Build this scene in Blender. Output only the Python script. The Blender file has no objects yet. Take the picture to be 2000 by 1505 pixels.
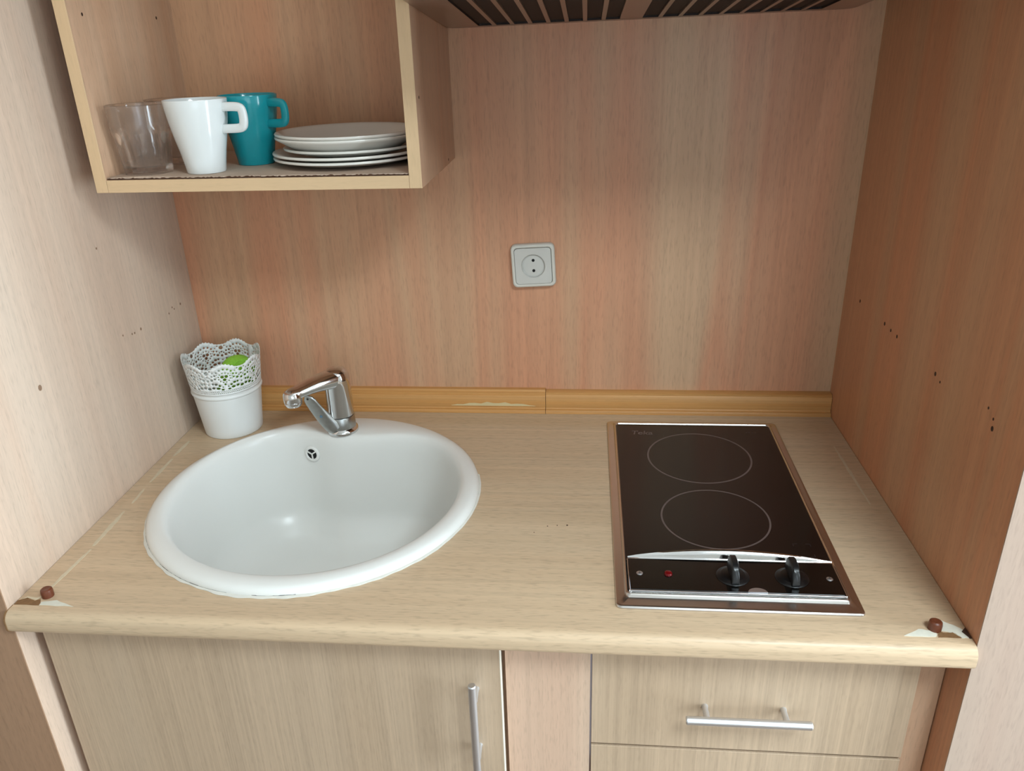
import bpy, bmesh, math, random
from mathutils import Vector, Matrix
from mathutils.geometry import delaunay_2d_cdt
random.seed(7)
PI = math.pi
scene = bpy.context.scene
COL = scene.collection
Z0 = 0.90                       # height of the worktop above the floor; all z below are measured from it

# ------------------------------------------------------------------ camera
cam_d = bpy.data.cameras.new('camera')
cam = bpy.data.objects.new('camera', cam_d)
COL.objects.link(cam)
cam_d.sensor_fit = 'HORIZONTAL'
cam_d.sensor_width = 36.0
cam_d.lens = 1543.726 / 2000 * 36.0
cam_d.clip_start = 0.02
r_, u_, f_ = (Vector((0.99577583, 0.08693025, -0.02955731)), Vector((-0.00807854, 0.40361339, 0.91489397)),
              Vector((-0.09146169, 0.91079052, -0.40261072)))
M = Matrix.Identity(4)
for i in range(3):
    M[i][0], M[i][1], M[i][2] = r_[i], u_[i], -f_[i]
M.translation = Vector((0.70931606, -1.32278463, 0.62979652 + Z0))
cam.matrix_world = M
scene.camera = cam

# ------------------------------------------------------------------ light and exposure
W = 1.1437                      # width of the niche
NF = -0.599                     # front plane of the niche side panels
RX0, RX1, RY0, RZ0, RZ1 = -1.5, 2.60, -3.1, -Z0, 1.60   # the room in front of the niche
WY0, WY1, WZ0, WZ1 = -1.50, -0.68, -0.75, 1.25           # balcony window in the right room wall
VX0, VX1, VZ0, VZ1 = 0.75, 2.15, -0.10, 1.20             # window in the wall behind the camera

world = bpy.data.worlds.new('world')
scene.world = world
world.use_nodes = True
bg = world.node_tree.nodes['Background']
bg.inputs[0].default_value = (0.75, 0.85, 1.0, 1)
bg.inputs[1].default_value = 1.0

def area_light(name, loc, rot, sx, sy, energy, col=(0.74, 0.90, 1.0)):
    ld = bpy.data.lights.new(name, 'AREA')
    ld.shape = 'RECTANGLE'
    ld.size, ld.size_y, ld.energy = sx, sy, energy
    ld.color = col
    lo = bpy.data.objects.new(name, ld)
    COL.objects.link(lo)
    lo.location = (loc[0], loc[1], loc[2] + Z0)
    lo.rotation_euler = rot
area_light('window_daylight', (RX1 + 0.05, (WY0 + WY1) / 2, (WZ0 + WZ1) / 2),
             Matrix(((0, 0, 1), (-1, 0, 0), (0, -1, 0))).to_euler(), WY1 - WY0 - 0.10, WZ1 - WZ0 - 0.10, 46.0)
area_light('window_daylight_rear', ((VX0 + VX1) / 2, RY0 - 0.05, (VZ0 + VZ1) / 2),
             Matrix(((-1, 0, 0), (0, 0, -1), (0, -1, 0))).to_euler(), VX1 - VX0 - 0.10, VZ1 - VZ0 - 0.10, 4.0)

area_light('added_fill_light', (1.45, -1.60, RZ1 - 0.085), (0, 0, 0), 0.50, 0.50, 16.0, (0.80, 0.94, 1.0))  # fill light of the added lamp, out of view

scene.view_settings.view_transform = 'Standard'
scene.view_settings.look = 'None'
scene.cycles.max_bounces = 12
scene.cycles.diffuse_bounces = 3
scene.cycles.glossy_bounces = 4
scene.cycles.transmission_bounces = 12
scene.view_settings.exposure = 0.95
scene.view_settings.gamma = 1.0
scene.view_settings.use_curve_mapping = False

# ------------------------------------------------------------------ materials
def lin(c):
    return tuple(((v / 255) / 12.92 if v / 255 <= 0.04045 else ((v / 255 + 0.055) / 1.055) ** 2.4) for v in c) + (1.0,)

def new_mat(name):
    m = bpy.data.materials.new(name)
    m.use_nodes = True
    return m, m.node_tree, m.node_tree.nodes['Principled BSDF']

def plain(name, rgb, rough=0.5, metal=0.0, spec=0.5, coat=0.0, noise=0.0, nscale=40.0, bump=0.0, emit=None, estr=0.0):
    m, nt, b = new_mat(name)
    b.inputs['Base Color'].default_value = lin(rgb)
    b.inputs['Roughness'].default_value = rough
    b.inputs['Metallic'].default_value = metal
    b.inputs['Specular IOR Level'].default_value = spec
    b.inputs['Coat Weight'].default_value = coat
    if emit:
        b.inputs['Emission Color'].default_value = lin(emit)
        b.inputs['Emission Strength'].default_value = estr
    tc = nt.nodes.new('ShaderNodeTexCoord')
    nz = nt.nodes.new('ShaderNodeTexNoise')
    nz.inputs['Scale'].default_value = nscale
    nz.inputs['Detail'].default_value = 1.5
    nt.links.new(tc.outputs['Object'], nz.inputs['Vector'])
    mr = nt.nodes.new('ShaderNodeMapRange')
    mr.inputs[3].default_value = 1 - noise
    mr.inputs[4].default_value = 1 + noise * 0.5
    nt.links.new(nz.outputs['Fac'], mr.inputs[0])
    mx = nt.nodes.new('ShaderNodeMix')
    mx.data_type = 'RGBA'; mx.blend_type = 'MULTIPLY'
    mx.inputs[0].default_value = 1.0
    mx.inputs[6].default_value = lin(rgb)
    nt.links.new(mr.outputs[0], mx.inputs[7])
    nt.links.new(mx.outputs[2], b.inputs['Base Color'])
    if bump:
        bp = nt.nodes.new('ShaderNodeBump')
        bp.inputs['Strength'].default_value = bump
        bp.inputs['Distance'].default_value = 0.002
        nt.links.new(nz.outputs['Fac'], bp.inputs['Height'])
        nt.links.new(bp.outputs[0], b.inputs['Normal'])
    return m

def wood(name, tones, axis='Z', rough=0.42, spec=0.35, big=5.0, streak=0.055, fleck=0.065, line=0.0, fleck_len=55.0, seed=0.0, tilt=0.0):
    """Laminate wood: wide tone bands, curved growth streaks, fine short flecks; grain along `axis`."""
    m, nt, b = new_mat(name)
    N, L = nt.nodes, nt.links
    tc = N.new('ShaderNodeTexCoord')
    base = N.new('ShaderNodeMapping')
    base.inputs['Location'].default_value = (seed, seed * 1.7, seed * 0.6)
    if tilt:
        base.inputs['Rotation'].default_value = (0, tilt, 0)
    L.new(tc.outputs['Object'], base.inputs['Vector'])

    def noise(cross, along, detail=3.0, dist=0.0, rgh=0.55):
        mp = N.new('ShaderNodeMapping')
        s = [cross, cross, cross]
        s['XYZ'.index(axis)] = along
        mp.inputs['Scale'].default_value = s
        L.new(base.outputs[0], mp.inputs['Vector'])
        n = N.new('ShaderNodeTexNoise')
        n.inputs['Scale'].default_value = 1.0
        n.inputs['Detail'].default_value = detail
        n.inputs['Roughness'].default_value = rgh
        n.inputs['Distortion'].default_value = dist
        L.new(mp.outputs[0], n.inputs['Vector'])
        return n.outputs['Fac']

    def rng(sock, a, c, lo_, hi_):
        mr = N.new('ShaderNodeMapRange')
        mr.inputs[1].default_value = a; mr.inputs[2].default_value = c
        mr.inputs[3].default_value = lo_; mr.inputs[4].default_value = hi_
        L.new(sock, mr.inputs[0])
        return mr.outputs[0]

    def mul(col, fac):
        mx = N.new('ShaderNodeMix')
        mx.data_type = 'RGBA'; mx.blend_type = 'MULTIPLY'
        mx.inputs[0].default_value = 1.0
        L.new(col, mx.inputs[6]); L.new(fac, mx.inputs[7])
        return mx.outputs[2]

    ramp = N.new('ShaderNodeValToRGB')
    e = ramp.color_ramp.elements
    e[0].position, e[0].color = 0.30, lin(tones[0])
    e[1].position, e[1].color = 0.70, lin(tones[-1])
    for k, t in enumerate(tones[1:-1]):
        ne = e.new(0.30 + 0.40 * (k + 1) / (len(tones) - 1)); ne.color = lin(t)
    L.new(noise(big, 0.35, 1.0, 0.6), ramp.inputs[0])
    col = ramp.outputs[0]
    st = noise(big * 7, 0.9, 1.5, 1.2)
    col = mul(col, rng(st, 0.35, 0.65, 1 - streak, 1 + streak * 0.35))
    fl = noise(430.0, fleck_len, 1.0, 0.0)
    col = mul(col, rng(fl, 0.52, 0.74, 1.0, 1 - fleck * 2))
    fine = noise(170.0, 1.2, 1.0, 0.3)
    col = mul(col, rng(fine, 0.35, 0.65, 1 - fleck * 0.7, 1 + fleck * 0.25))
    if line:
        ln = noise(300.0, 1.6, 3.0, 0.0, 0.7)
        col = mul(col, rng(ln, 0.36, 0.64, 1 - line, 1 + line * 0.5))
    L.new(col, b.inputs['Base Color'])
    b.inputs['Roughness'].default_value = rough
    b.inputs['Specular IOR Level'].default_value = spec
    bp = N.new('ShaderNodeBump')
    bp.inputs['Strength'].default_value = 0.06
    bp.inputs['Distance'].default_value = 0.001
    L.new(fl, bp.inputs['Height'])
    L.new(bp.outputs[0], b.inputs['Normal'])
    return m

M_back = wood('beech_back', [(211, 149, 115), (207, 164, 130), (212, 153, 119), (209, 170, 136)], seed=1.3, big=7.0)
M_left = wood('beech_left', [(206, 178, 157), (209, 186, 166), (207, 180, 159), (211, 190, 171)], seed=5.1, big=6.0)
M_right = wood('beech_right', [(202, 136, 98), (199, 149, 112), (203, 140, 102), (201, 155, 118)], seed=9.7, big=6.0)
M_front = wood('beech_front', [(176, 152, 137), (181, 159, 143), (178, 154, 138), (183, 163, 147)], seed=3.3, streak=0.025, fleck=0.05)
M_frontl = wood('beech_front_shade_toned', [(160, 122, 97), (166, 131, 104), (162, 126, 99)], seed=15.3)  # wood tone darkened to paint in the shade on the left front
M_shelf = wood('beech_shelf', [(206, 161, 128), (210, 172, 142), (207, 164, 132), (212, 178, 149)], seed=12.9, big=6.0)
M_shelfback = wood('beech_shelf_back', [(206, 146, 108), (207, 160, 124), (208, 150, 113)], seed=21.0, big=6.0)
M_band = wood('beech_edge_band', [(212, 178, 138), (216, 184, 145), (213, 180, 141)], seed=2.0, streak=0.04, fleck=0.03)
M_bandx = wood('beech_edge_band_level', [(212, 178, 138), (216, 184, 145), (213, 180, 141)], axis='X', seed=2.4, streak=0.04, fleck=0.03)
M_top = wood('worktop_laminate', [(204, 176, 143), (209, 183, 152), (206, 178, 146), (212, 188, 158)], axis='X', seed=4.4, rough=0.36, streak=0.06, fleck=0.09, fleck_len=60.0, big=9.0)
M_door = wood('fine_line_laminate', [(186, 160, 133), (193, 168, 142), (188, 162, 135)], seed=6.0, line=0.10, streak=0.06, fleck=0.04)
M_stile = wood('beech_stile', [(212, 172, 146), (212, 184, 160), (211, 175, 150)], seed=8.2, streak=0.05)
M_trim = wood('orange_pine_trim', [(206, 150, 88), (212, 158, 97), (202, 144, 82)], axis='X', seed=7.7, rough=0.38, streak=0.10, fleck=0.03, big=30.0)
M_wear = plain('worn_pale_wood', (216, 196, 150), 0.7, noise=0.1)
M_residue = plain('dried_pale_filler', (212, 196, 168), 0.75, noise=0.14, nscale=120)
M_filler = plain('white_filler', (222, 218, 202), 0.8, noise=0.12, nscale=160)
M_chip = plain('bare_chipboard', (134, 98, 62), 0.9, noise=0.25, nscale=220, bump=0.5)
M_capb = plain('brown_plastic', (104, 54, 34), 0.35, noise=0.1)
M_hole = plain('dark_hole', (62, 38, 24), 0.8)
M_hole_pale = plain('pale_filled_hole', (138, 108, 86), 0.8)
M_dark = plain('black_void', (10, 9, 9), 0.8)
M_paint = plain('white_wall_paint', (238, 236, 231), 0.8, noise=0.04, nscale=8)
M_floor = plain('grey_brown_floor', (120, 98, 80), 0.5, noise=0.1, nscale=10)
M_ceram = plain('white_sink', (232, 231, 226), 0.30, spec=0.5, noise=0.02, nscale=6)
M_seal = plain('white_sealant', (222, 218, 208), 0.6, noise=0.12, nscale=90)
M_darkgrey = plain('dark_grey', (62, 62, 60), 0.8)
M_chrome = plain('chrome', (214, 214, 214), 0.08, metal=1.0, noise=0.06, nscale=60)
M_chromeworn = plain('limescaled_chrome', (176, 178, 176), 0.3, metal=1.0, noise=0.14, nscale=180)
M_satin = plain('satin_steel', (218, 219, 222), 0.42, metal=1.0, noise=0.05)
M_steel = plain('brushed_steel', (206, 202, 198), 0.26, metal=1.0, noise=0.06, nscale=14)
M_glassblk = plain('black_ceramic_glass', (20, 14, 13), 0.14, spec=0.5, noise=0.3, nscale=9)
M_print = plain('grey_print', (98, 84, 80), 0.4)
M_printf = plain('faint_print', (44, 36, 35), 0.4)
M_gloss = plain('glossy_black_panel', (11, 10, 9), 0.12, spec=0.6)
M_knob = plain('black_knob_plastic', (13, 13, 14), 0.36, spec=0.4)
M_grip = plain('black_grip_plastic', (24, 25, 26), 0.3, spec=0.5)
M_red = plain('red_lens', (104, 8, 12), 0.25, spec=0.4)
M_white = plain('white_mug_glaze', (222, 224, 222), 0.12, spec=0.5)
M_teal = plain('teal_glaze', (26, 148, 158), 0.14, spec=0.5, noise=0.05)
M_plate = plain('cream_plate_glaze', (226, 221, 212), 0.2, spec=0.5, noise=0.03)
M_card = plain('corrugated_cardboard', (190, 166, 146), 0.85, noise=0.1)
M_cardedge = plain('torn_cardboard_edge', (82, 52, 32), 0.9, noise=0.5, nscale=400)
M_pot = plain('white_painted_metal', (232, 233, 230), 0.4)
M_sponge = plain('green_sponge', (152, 214, 70), 0.95, noise=0.18, nscale=260, bump=0.6)
M_plast = plain('ivory_plastic', (216, 211, 200), 0.38)
M_plast2 = plain('grey_white_plastic', (206, 203, 196), 0.4)
M_hoodmetal = plain('hood_metal', (168, 152, 140), 0.32, metal=0.8)
M_filter = plain('dark_filter_mesh', (30, 17, 13), 0.7, noise=0.3, nscale=500)
M_frame = plain('white_window_frame', (235, 235, 232), 0.4)
def glass_mat(name, col=(1, 1, 1, 1), rough=0.0):
    m, nt, b = new_mat(name)
    b.inputs['Base Color'].default_value = col
    b.inputs['Roughness'].default_value = rough
    b.inputs['IOR'].default_value = 1.48
    b.inputs['Transmission Weight'].default_value = 1.0
    return m
M_glass = glass_mat('clear_glass')
def thin_glass(name, clear):
    m = glass_mat(name)
    nt = m.node_tree
    tr = nt.nodes.new('ShaderNodeBsdfTransparent')
    mx = nt.nodes.new('ShaderNodeMixShader')
    mx.inputs[0].default_value = clear
    nt.links.new(nt.nodes['Principled BSDF'].outputs[0], mx.inputs[1])
    nt.links.new(tr.outputs[0], mx.inputs[2])
    nt.links.new(mx.outputs[0], nt.nodes['Material Output'].inputs['Surface'])
    return m
M_tumbler = thin_glass('thin_clear_glass', 0.33)

# ------------------------------------------------------------------ mesh helpers
class MB:
    def __init__(s):
        s.v, s.f = [], []
    def add(s, vs, fs):
        o = len(s.v)
        s.v += [tuple(v) for v in vs]
        s.f += [tuple(i + o for i in f) for f in fs]
        return s
    def box(s, x0, x1, y0, y1, z0, z1):
        x0, x1 = min(x0, x1), max(x0, x1); y0, y1 = min(y0, y1), max(y0, y1); z0, z1 = min(z0, z1), max(z0, z1)
        return s.add([(x0, y0, z0), (x1, y0, z0), (x1, y1, z0), (x0, y1, z0), (x0, y0, z1), (x1, y0, z1), (x1, y1, z1), (x0, y1, z1)],
                     [(0, 3, 2, 1), (4, 5, 6, 7), (0, 1, 5, 4), (1, 2, 6, 5), (2, 3, 7, 6), (3, 0, 4, 7)])
    def rings(s, rings, close_ring=True, cap0=False, cap1=False, loop=False):
        n = len(rings[0])
        o = len(s.v)
        for r in rings:
            s.v += [tuple(p) for p in r]
        m = len(rings)
        for j in range(m if loop else m - 1):
            a, b = o + j * n, o + ((j + 1) % m) * n
            for i in range(n if close_ring else n - 1):
                k = (i + 1) % n
                s.f.append((a + i, a + k, b + k, b + i))
        if cap0: s.f.append(tuple(o + i for i in reversed(range(n))))
        if cap1: s.f.append(tuple(o + (m - 1) * n + i for i in range(n)))
        return s
    def lathe(s, prof, c=(0, 0, 0), n=64, cap0=False, cap1=False):
        return s.rings([[(c[0] + r * math.cos(2 * PI * i / n), c[1] + r * math.sin(2 * PI * i / n), c[2] + z) for i in range(n)] for r, z in prof],
                       cap0=cap0, cap1=cap1)
    def sweep(s, path, radii, n=16, up=(0, 0, 1), caps=True, loop=False, power=2.0):
        """sections across `path`; radii = list of (side, up) half-widths, superellipse exponent `power`"""
        P = [Vector(p) for p in path]
        rings = []
        for k, p in enumerate(P):
            if loop:
                d = P[(k + 1) % len(P)] - P[k - 1]
            else:
                d = P[min(k + 1, len(P) - 1)] - P[max(k - 1, 0)]
            d.normalize()
            side = d.cross(Vector(up))
            if side.length < 1e-4: side = Vector((1, 0, 0))
            side.normalize()
            upv = side.cross(d).normalized()
            ra, rb = radii[k] if isinstance(radii, list) else radii
            ring = []
            for i in range(n):
                t = 2 * PI * i / n
                ct, st = math.cos(t), math.sin(t)
                a = math.copysign(abs(ct) ** (2 / power), ct) * ra
                b = math.copysign(abs(st) ** (2 / power), st) * rb
                ring.append(p + side * a + upv * b)
            rings.append(ring)
        return s.rings(rings, cap0=caps and not loop, cap1=caps and not loop, loop=loop)
    def prism(s, poly, z0, z1):
        n = len(poly)
        s.add([(x, y, z0) for x, y in poly] + [(x, y, z1) for x, y in poly],
              [tuple(reversed(range(n))), tuple(range(n, 2 * n))] + [(i, (i + 1) % n, n + (i + 1) % n, n + i) for i in range(n)])
        return s

ORI = {}
def obj(name, mb, mat, parent=None, origin=None, smooth=True, bevel=0.0, seg=2, angle=35, recalc=True):
    """one mesh object; coordinates of `mb` are scene coordinates (z from the worktop)"""
    og = Vector(ORI[parent]) if parent else Vector(origin or (0, 0, 0))
    me = bpy.data.meshes.new(name)
    me.from_pydata([tuple(Vector(v) - og) for v in mb.v], [], mb.f)
    if recalc:
        bm = bmesh.new(); bm.from_mesh(me)
        bmesh.ops.remove_doubles(bm, verts=bm.verts, dist=1e-6)
        bmesh.ops.recalc_face_normals(bm, faces=bm.faces)
        bm.to_mesh(me); bm.free()
    me.materials.append(mat)
    if smooth:
        me.polygons.foreach_set('use_smooth', [True] * len(me.polygons))
        me.set_sharp_from_angle(angle=math.radians(angle))
    o = bpy.data.objects.new(name, me)
    COL.objects.link(o)
    ORI[o] = tuple(og)
    if parent:
        o.parent = parent
    else:
        o.location = og + Vector((0, 0, Z0))
    if bevel:
        b = o.modifiers.new('bevel', 'BEVEL')
        b.width = bevel; b.segments = seg; b.limit_method = 'ANGLE'; b.angle_limit = math.radians(40)
        b.harden_normals = True
    return o
def thing(name, label, cat, loc, group=None):
    o = bpy.data.objects.new(name, None)
    COL.objects.link(o)
    o.empty_display_size = 0.03
    o.location = Vector(loc) + Vector((0, 0, Z0))
    ORI[o] = tuple(loc)
    tag(o, label, cat, group)
    return o
def tag(o, label=None, cat=None, group=None, kind=None):
    if label: o['label'] = label
    if cat: o['category'] = cat
    if group: o['group'] = group
    if kind: o['kind'] = kind
    return o
def struct(name, mb, mat, bevel=0.0, label=None):
    o = obj(name, mb, mat, bevel=bevel)
    o['kind'] = 'structure'
    if label: o['label'] = label
    return o
def box(*a): return MB().box(*a)
def plate_with_holes(outer, holes, step=None, extra=()):
    """triangles filling polygon `outer` minus polygons `holes` (2-D)"""
    pts, edges = [], []
    def ring(poly):
        o = len(pts)
        for p in poly: pts.append(Vector(p))
        edges.extend((o + i, o + (i + 1) % len(poly)) for i in range(len(poly)))
    ring(outer)
    for h in holes: ring(h)
    for e in extra: pts.append(Vector(e))
    vs, _, fs, *_ = delaunay_2d_cdt(pts, edges, [], 0, 1e-7)
    def inside(p, poly):
        c = False
        x, y = p
        for i in range(len(poly)):
            x1, y1 = poly[i]; x2, y2 = poly[i - 1]
            if (y1 > y) != (y2 > y) and x < (x2 - x1) * (y - y1) / (y2 - y1) + x1:
                c = not c
        return c
    boxes = [(min(p[0] for p in h), max(p[0] for p in h), min(p[1] for p in h), max(p[1] for p in h), h) for h in holes]
    keep = []
    for f in fs:
        cx = sum(vs[i][0] for i in f) / 3; cy = sum(vs[i][1] for i in f) / 3
        if not inside((cx, cy), outer): continue
        if any(b[0] < cx < b[1] and b[2] < cy < b[3] and inside((cx, cy), b[4]) for b in boxes): continue
        keep.append(tuple(f))
    return [tuple(v) for v in vs], keep
def slab_with_holes(outer, holes, z0, z1):
    vs, fs = plate_with_holes(outer, holes)
    mb = MB()
    mb.add([(x, y, z1) for x, y in vs], fs)
    mb.add([(x, y, z0) for x, y in vs], [tuple(reversed(f)) for f in fs])
    for poly in [outer] + list(holes):
        n = len(poly)
        mb.add([(x, y, z0) for x, y in poly] + [(x, y, z1) for x, y in poly], [(i, (i + 1) % n, n + (i + 1) % n, n + i) for i in range(n)])
    return mb
def rrect(x0, x1, y0, y1, r, n=6):
    out = []
    for cx, cy, a in ((x1 - r, y1 - r, 0), (x0 + r, y1 - r, 90), (x0 + r, y0 + r, 180), (x1 - r, y0 + r, 270)):
        for k in range(n + 1):
            t = math.radians(a + 90 * k / n)
            out.append((cx + r * math.cos(t), cy + r * math.sin(t)))
    return out
def circ(cx, cy, r, n=24, ph=0.0):
    return [(cx + r * math.cos(2 * PI * i / n + ph), cy + r * math.sin(2 * PI * i / n + ph)) for i in range(n)]

# ------------------------------------------------------------------ the setting
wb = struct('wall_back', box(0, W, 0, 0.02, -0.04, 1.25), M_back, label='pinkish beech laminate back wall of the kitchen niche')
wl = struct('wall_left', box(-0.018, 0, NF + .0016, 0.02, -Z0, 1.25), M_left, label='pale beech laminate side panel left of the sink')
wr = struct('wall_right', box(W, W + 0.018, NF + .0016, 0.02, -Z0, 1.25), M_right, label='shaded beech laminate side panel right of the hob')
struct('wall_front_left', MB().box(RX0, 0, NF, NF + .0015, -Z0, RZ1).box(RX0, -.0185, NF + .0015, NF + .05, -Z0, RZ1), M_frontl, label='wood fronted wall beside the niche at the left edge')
struct('wall_front_right', MB().box(W, RX1, NF, NF + .0015, -Z0, RZ1).box(W + .0185, RX1, NF + .0015, NF + .05, -Z0, RZ1), M_front, label='bright wood fronted wall beside the niche at the right edge')
struct('wall_front_top', box(0, W, NF, NF + 0.05, 1.27, RZ1), M_front)
struct('ceiling_niche', box(-0.018, W + 0.018, NF, 0.02, 1.25, 1.27), M_back)
struct('floor', box(RX0, RX1, RY0, 0.02, -Z0 - 0.02, -Z0), M_floor)
struct('ceiling', box(RX0, RX1, RY0, NF + 0.05, RZ1, RZ1 + 0.02), M_paint)
struct('wall_room_left', box(RX0 - 0.05, RX0, RY0, NF + 0.05, -Z0, RZ1), M_paint)
struct('wall_room_front', MB().box(RX0, VX0, RY0 - 0.06, RY0, -Z0, RZ1).box(VX1, RX1, RY0 - 0.06, RY0, -Z0, RZ1)
       .box(VX0, VX1, RY0 - 0.06, RY0, -Z0, VZ0).box(VX0, VX1, RY0 - 0.06, RY0, VZ1, RZ1), M_paint)
win2 = bpy.data.objects.new('window_2', None); COL.objects.link(win2)
win2.location = ((VX0 + VX1) / 2, RY0 - 0.03, VZ0 + Z0); ORI[win2] = ((VX0 + VX1) / 2, RY0 - 0.03, VZ0)
win2['kind'] = 'structure'; win2['label'] = 'white framed window in the wall behind the viewer'
gy0, gy1 = RY0 - 0.045, RY0 + 0.005
xm = (VX0 + VX1) / 2
obj('window_frame', MB().box(VX0, VX0 + 0.05, gy0, gy1, VZ0, VZ1).box(VX1 - 0.05, VX1, gy0, gy1, VZ0, VZ1)
    .box(VX0 + 0.05, VX1 - 0.05, gy0, gy1, VZ0, VZ0 + 0.05).box(VX0 + 0.05, VX1 - 0.05, gy0, gy1, VZ1 - 0.05, VZ1), M_frame, win2)
obj('mullion', box(xm - 0.035, xm + 0.035, gy0, gy1, VZ0 + 0.05, VZ1 - 0.05), M_frame, win2)
for a, b_ in ((VX0 + 0.05, xm - 0.035), (xm + 0.035, VX1 - 0.05)):
    obj('pane', box(a, b_, RY0 - 0.058, RY0 - 0.054, VZ0 + 0.05, VZ1 - 0.05), M_glass, win2, smooth=False)
mb = MB()
mb.box(RX1, RX1 + 0.06, WY1, NF + 0.05, -Z0, RZ1).box(RX1, RX1 + 0.06, RY0, WY0, -Z0, RZ1)
mb.box(RX1, RX1 + 0.06, WY0, WY1, -Z0, WZ0).box(RX1, RX1 + 0.06, WY0, WY1, WZ1, RZ1)
struct('wall_room_right', mb, M_paint)
win = bpy.data.objects.new('window_1', None); COL.objects.link(win)
win.location = (RX1 + 0.03, (WY0 + WY1) / 2, WZ0 + Z0); ORI[win] = (RX1 + 0.03, (WY0 + WY1) / 2, WZ0)
win['kind'] = 'structure'; win['label'] = 'white framed balcony window in the side wall of the room'
fx0, fx1 = RX1 - 0.005, RX1 + 0.045
obj('window_frame', MB().box(fx0, fx1, WY0, WY0 + 0.05, WZ0, WZ1).box(fx0, fx1, WY1 - 0.05, WY1, WZ0, WZ1)
    .box(fx0, fx1, WY0 + 0.05, WY1 - 0.05, WZ0, WZ0 + 0.05).box(fx0, fx1, WY0 + 0.05, WY1 - 0.05, WZ1 - 0.05, WZ1), M_frame, win)
ym = (WY0 + WY1) / 2
obj('mullion', box(fx0, fx1, ym - 0.035, ym + 0.035, WZ0 + 0.05, WZ1 - 0.05), M_frame, win)
for a, b_ in ((WY0 + 0.05, ym - 0.035), (ym + 0.035, WY1 - 0.05)):
    obj('pane', box(RX1 + 0.054, RX1 + 0.058, a, b_, WZ0 + 0.05, WZ1 - 0.05), M_glass, win, smooth=False)

# lamp added to brighten worktop and sink (its light is set at the top)
lampc = thing('added_fill_lamp', 'flat square fill lamp added under the room ceiling, out of view', 'lamp', (1.45, -1.60, RZ1 - 0.07))
obj('housing', box(1.17, 1.73, -1.88, -1.32, RZ1 - 0.07, RZ1 - 0.001), M_frame, lampc, bevel=.004)
obj('diffuser', box(1.19, 1.71, -1.86, -1.34, RZ1 - 0.080, RZ1 - 0.0705), plain('white_diffuser', (240, 240, 238), .5), lampc)

# small drilled holes and specks in the panels
def speck_x(parent, x, side, y, z, r, mat=M_hole):
    poly = [(y + r * math.cos(t * PI / 4), z + r * 1.25 * math.sin(t * PI / 4)) for t in range(8)]
    m_ = MB()
    m_.add([(x, p, q) for p, q in poly] + [(x + side * 0.0004, p, q) for p, q in poly],
           [tuple(range(8)), tuple(range(8, 16))] + [(i, (i + 1) % 8, 8 + (i + 1) % 8, 8 + i) for i in range(8)])
    obj('pin_hole', m_, mat, parent)
for y, z, r in ((-0.0785, .231, .0022), (-.1914, .2327, .0024), (-.2174, .2318, .002), (-.2421, .2316, .0022), (-.3759, .2316, .0024),
                (-.392, .2275, .0014), (-.5272, .2321, .0025), (-.525, .2425, .0014), (-.511, .249, .0014)):
    speck_x(wr, W, -1, y, z, r)
for y, z, r in ((-.0784, .2217, .0014), (-.0495, .2188, .0018), (-.0729, .2171, .0013), (-.0921, .2152, .0014), (-.1837, .2201, .002),
                (-.2026, .2201, .0015), (-.2342, .2274, .0013), (-.2099, .221, .0014), (-.4362, .2291, .0034), (-.2473, .3669, .0014)):
    speck_x(wl, 0, 1, y, z, r, M_hole_pale)

# orange pine strip along the back of the worktop, in two lengths
def trim_piece(x0, x1, hgt, lip):
    pr = [(0, 0), (-.0245, 0), (-.0245, .0035), (-.0228, .0062), (-.0188, .0072), (-.0178, .0092), (-.0185, .012), (-.0185, hgt - .006),
          (-.0172, hgt - .004), (-.016, hgt - .0036), (-.016, hgt - .001), (-.014, hgt), (0, hgt)]
    if lip:
        pr = pr[:-2] + [(-.0150, hgt), (-.011, hgt + .001), (-.009, hgt + .0042), (0, hgt + .0046)]
    n = len(pr)
    return MB().rings([[(x, y, z) for y, z in pr] for x in (x0, x1)], cap0=True, cap1=True)
t1 = struct('trim_1', trim_piece(0.0008, 0.6384, .0368, True), M_trim, label='orange wood strip behind the sink with a raised lip')
struct('trim_2', trim_piece(0.6392, W - 0.0008, .0388, False), M_trim, label='orange wood strip behind the hob')
m_ = MB()
xs = [0.465 + 0.155 * i / 14 for i in range(15)]
top = [.0128 + .0075 * math.sin(PI * i / 14) ** 0.8 * (0.75 + 0.25 * math.sin(i * 2.3)) for i in range(15)]
m_.rings([[(x, -.0183, .0122) for x in xs], [(x, -.0189, .0124) for x in xs], [(x, -.0189, t) for x, t in zip(xs, top)], [(x, -.0183, t + .0002) for x, t in zip(xs, top)]], close_ring=False)
obj('worn_patch', m_, M_wear, t1)

# ------------------------------------------------------------------ worktop
SC, SR = (0.3053, -0.3114), 0.2458          # sink centre and rim radius
HX0, HX1, HY0, HY1 = 0.749, 1.039, -0.557, -0.0575   # hob frame
wt = thing('countertop', 'light wood laminate countertop with rounded front edge holding the sink and hob', 'countertop', (W / 2, -0.30, 0))
NY = -0.588
outer = [(0.0006, -0.0005), (0.0006, NY), (W - 0.0006, NY), (W - 0.0006, -0.0005)]
obj('slab', slab_with_holes(outer, [circ(SC[0], SC[1], SR - 0.014, 72), rrect(HX0 + .012, HX1 - .012, HY0 + .012, HY1 - .012, .01)], -.030, 0), M_top, wt, smooth=False)
pr = [(NY, 0.0)]
for k in range(9):
    t = math.radians(90 + 90 * k / 8); pr.append((NY - .007 + .0125 * math.cos(t), -.0125 + .0125 * math.sin(t)))
for k in range(7):
    t = math.radians(180 + 90 * k / 6); pr.append((NY - .010 + .0095 * math.cos(t), -.0205 + .0095 * math.sin(t)))
pr.append((NY, -.030))
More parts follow.
